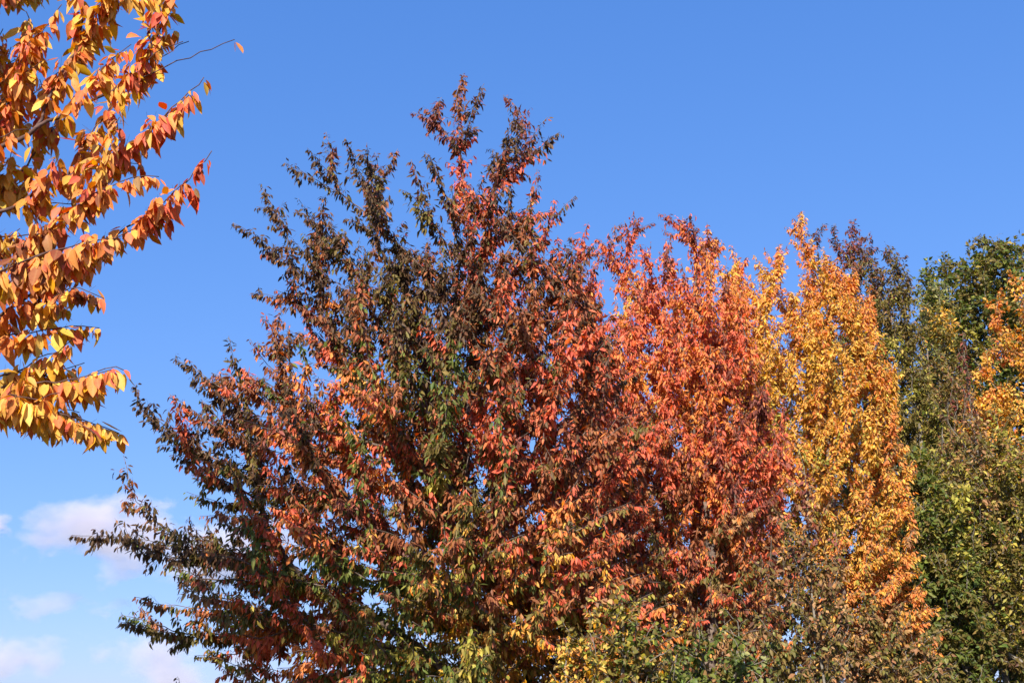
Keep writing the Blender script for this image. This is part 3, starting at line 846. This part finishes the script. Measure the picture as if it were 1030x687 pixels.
tree("hazel_bush", "dull olive and tan hazel bush under the golden cherry's lowest shoots", "bush", 15.4, 880, (880, 600),
     left=[(850, 606), (810, 630), (770, 680), (755, 760)], right=[(910, 606), (950, 630), (985, 680), (995, 760)],
     tips=[(880, 597), (850, 606), (912, 604), (810, 630), (955, 632)],
     anchors=[(850, 640, 40, dict(tan=3, olive=3, yellow=1)), (920, 650, 40, dict(olive=4, green=1.5, tan=1.5)), (880, 690, 40, dict(olive=3, tan=2, dark=1))],
     n_targets=700, depth=0.6, crown_py=900, zone=2.4, leaf=(0.075, 0.045), shoot_leaves=70, twigs=16, twig_len=(0.06, 0.25), twig_leaves=40, droop=0.8,
     spray=0.45, rise=0.6, template=LEAF_FAR, bark=BARK_GREY, r_max=0.03, seed=171, n_limbs=5, noise=0.6, low_z=0.6)

tree("hazel_bush", "rusty brown thicket bush seen low down through the gaps of the red cherry", "bush", 18.5, 700, (700, 520),
     left=[(670, 528), (610, 560), (570, 620), (555, 720)], right=[(735, 528), (790, 560), (830, 620), (845, 720)],
     tips=[(700, 516), (665, 528), (740, 528), (610, 560), (790, 560)],
     anchors=[(660, 580, 40, dict(rust=3, olive=3, coral=1)), (740, 580, 40, dict(rust=3, tan=3, orange=1)), (700, 660, 50, dict(olive=4, tan=2))],
     n_targets=800, depth=0.5, crown_py=800, zone=3.0, leaf=(0.085, 0.05), shoot_leaves=60, twigs=16, twig_len=(0.08, 0.35), twig_leaves=34, droop=0.8,
     spray=0.45, rise=0.6, template=LEAF_FAR, bark=BARK_GREY, r_max=0.05, seed=181, n_limbs=5, noise=0.6, low_z=0.8)

tree("hazel_bush", "shady green thicket bush behind the trees at the bottom right corner", "bush", 23.0, 990, (990, 590),
     left=[(960, 596), (910, 620), (880, 670), (870, 720)], right=[(1025, 596), (1070, 620), (1100, 670), (1110, 720)],
     tips=[(990, 586), (955, 596), (1025, 596), (910, 618), (1070, 618)],
     anchors=[(960, 640, 50, dict(green=3, olive=3)), (1030, 640, 50, dict(olive=4, green=2))],
     n_targets=700, depth=0.5, crown_py=760, zone=3.0, leaf=(0.10, 0.06), shoot_leaves=50, twigs=14, twig_len=(0.1, 0.4), twig_leaves=30, droop=0.6,
     spray=0.45, rise=0.6, template=LEAF_FAR, leaf_mat=LEAF_GREEN, bark=BARK_GREY, r_max=0.05, seed=191, n_limbs=5, noise=0.6, low_z=0.8)

# scrub in front of the cherries
tree("sapling", "thin grey stemmed sapling with sparse dull brown leaves before the golden cherry", "tree", 10.4, 797, (803, 455),
     left=[(798, 470), (775, 500), (745, 560), (735, 640), (740, 720)], right=[(808, 470), (832, 500), (855, 560), (868, 640), (865, 720)],
     tips=[(803, 452), (790, 480), (818, 485), (775, 505), (834, 505), (850, 550), (752, 560)],
     anchors=[(800, 500, 40, dict(maroon=2, tan=3, dark=2)), (790, 570, 40, dict(tan=3, dark=2, olive=2)), (770, 640, 40, dict(olive=3, dark=2, green=1, sage=1)),
              (840, 620, 40, dict(tan=3, olive=2, dark=1))],
     n_targets=320, depth=0.9, crown_py=760, seg=0.07, zone=1.4, leaf=(0.055, 0.030), shoot_leaves=70, twigs=14, twig_len=(0.04, 0.16), twig_leaves=36,
     spray=0.45, rise=0.9, template=LEAF_MID, bark=BARK_GREY, r_max=0.014, r_tip=0.0018, seed=131, n_limbs=5, noise=0.5, low_z=1.3)

tree("field_maple_bush", "yellow and green leaved bush at the bottom of the picture, below the red cherry", "bush", 9.8, 610, (618, 588),
     left=[(590, 600), (555, 630), (530, 680), (520, 740)], right=[(645, 600), (680, 630), (705, 680), (715, 740)],
     tips=[(618, 586), (590, 600), (648, 602), (565, 622), (560, 650), (680, 630)],
     anchors=[(590, 650, 40, dict(yellow=2, olive=4, lime=2, rust=1.5)), (650, 640, 40, dict(lime=2, olive=3, tan=1.5, green=1)), (560, 680, 30, dict(yellow=4, lime=1, orange=1)),
              (650, 690, 40, dict(green=4, lime=1))],
     n_targets=750, depth=0.9, crown_py=900, seg=0.07, zone=1.8, leaf=(0.052, 0.038), shoot_leaves=70, twigs=16, twig_len=(0.05, 0.2), twig_leaves=44, droop=0.4,
     spray=0.5, rise=0.6, template=LEAF_MID, leaf_mat=LEAF_GREEN, bark=BARK_GREY, r_max=0.03, seed=141, n_limbs=5, noise=0.5, low_z=0.6)

tree("ivy_bush", "dark green bush at the bottom between the yellow bush and the grey sapling", "bush", 10.0, 725, (725, 612),
     left=[(700, 620), (665, 650), (645, 700), (640, 740)], right=[(750, 620), (780, 650), (800, 700), (805, 740)],
     tips=[(725, 610), (700, 622), (752, 622), (670, 645), (780, 648)],
     anchors=[(725, 640, 30, dict(olive=3, green=2, tan=1.5)), (700, 680, 40, dict(green=5, lime=.8)), (770, 680, 40, dict(green=2, sage=2, olive=2))],
     n_targets=750, depth=0.9, crown_py=900, seg=0.07, zone=1.8, leaf=(0.052, 0.04), shoot_leaves=70, twigs=16, twig_len=(0.05, 0.2), twig_leaves=44, droop=0.4,
     spray=0.5, rise=0.6, template=LEAF_MID, leaf_mat=LEAF_GREEN, bark=BARK_GREY, r_max=0.03, seed=151, n_limbs=5, noise=0.5, low_z=0.6)
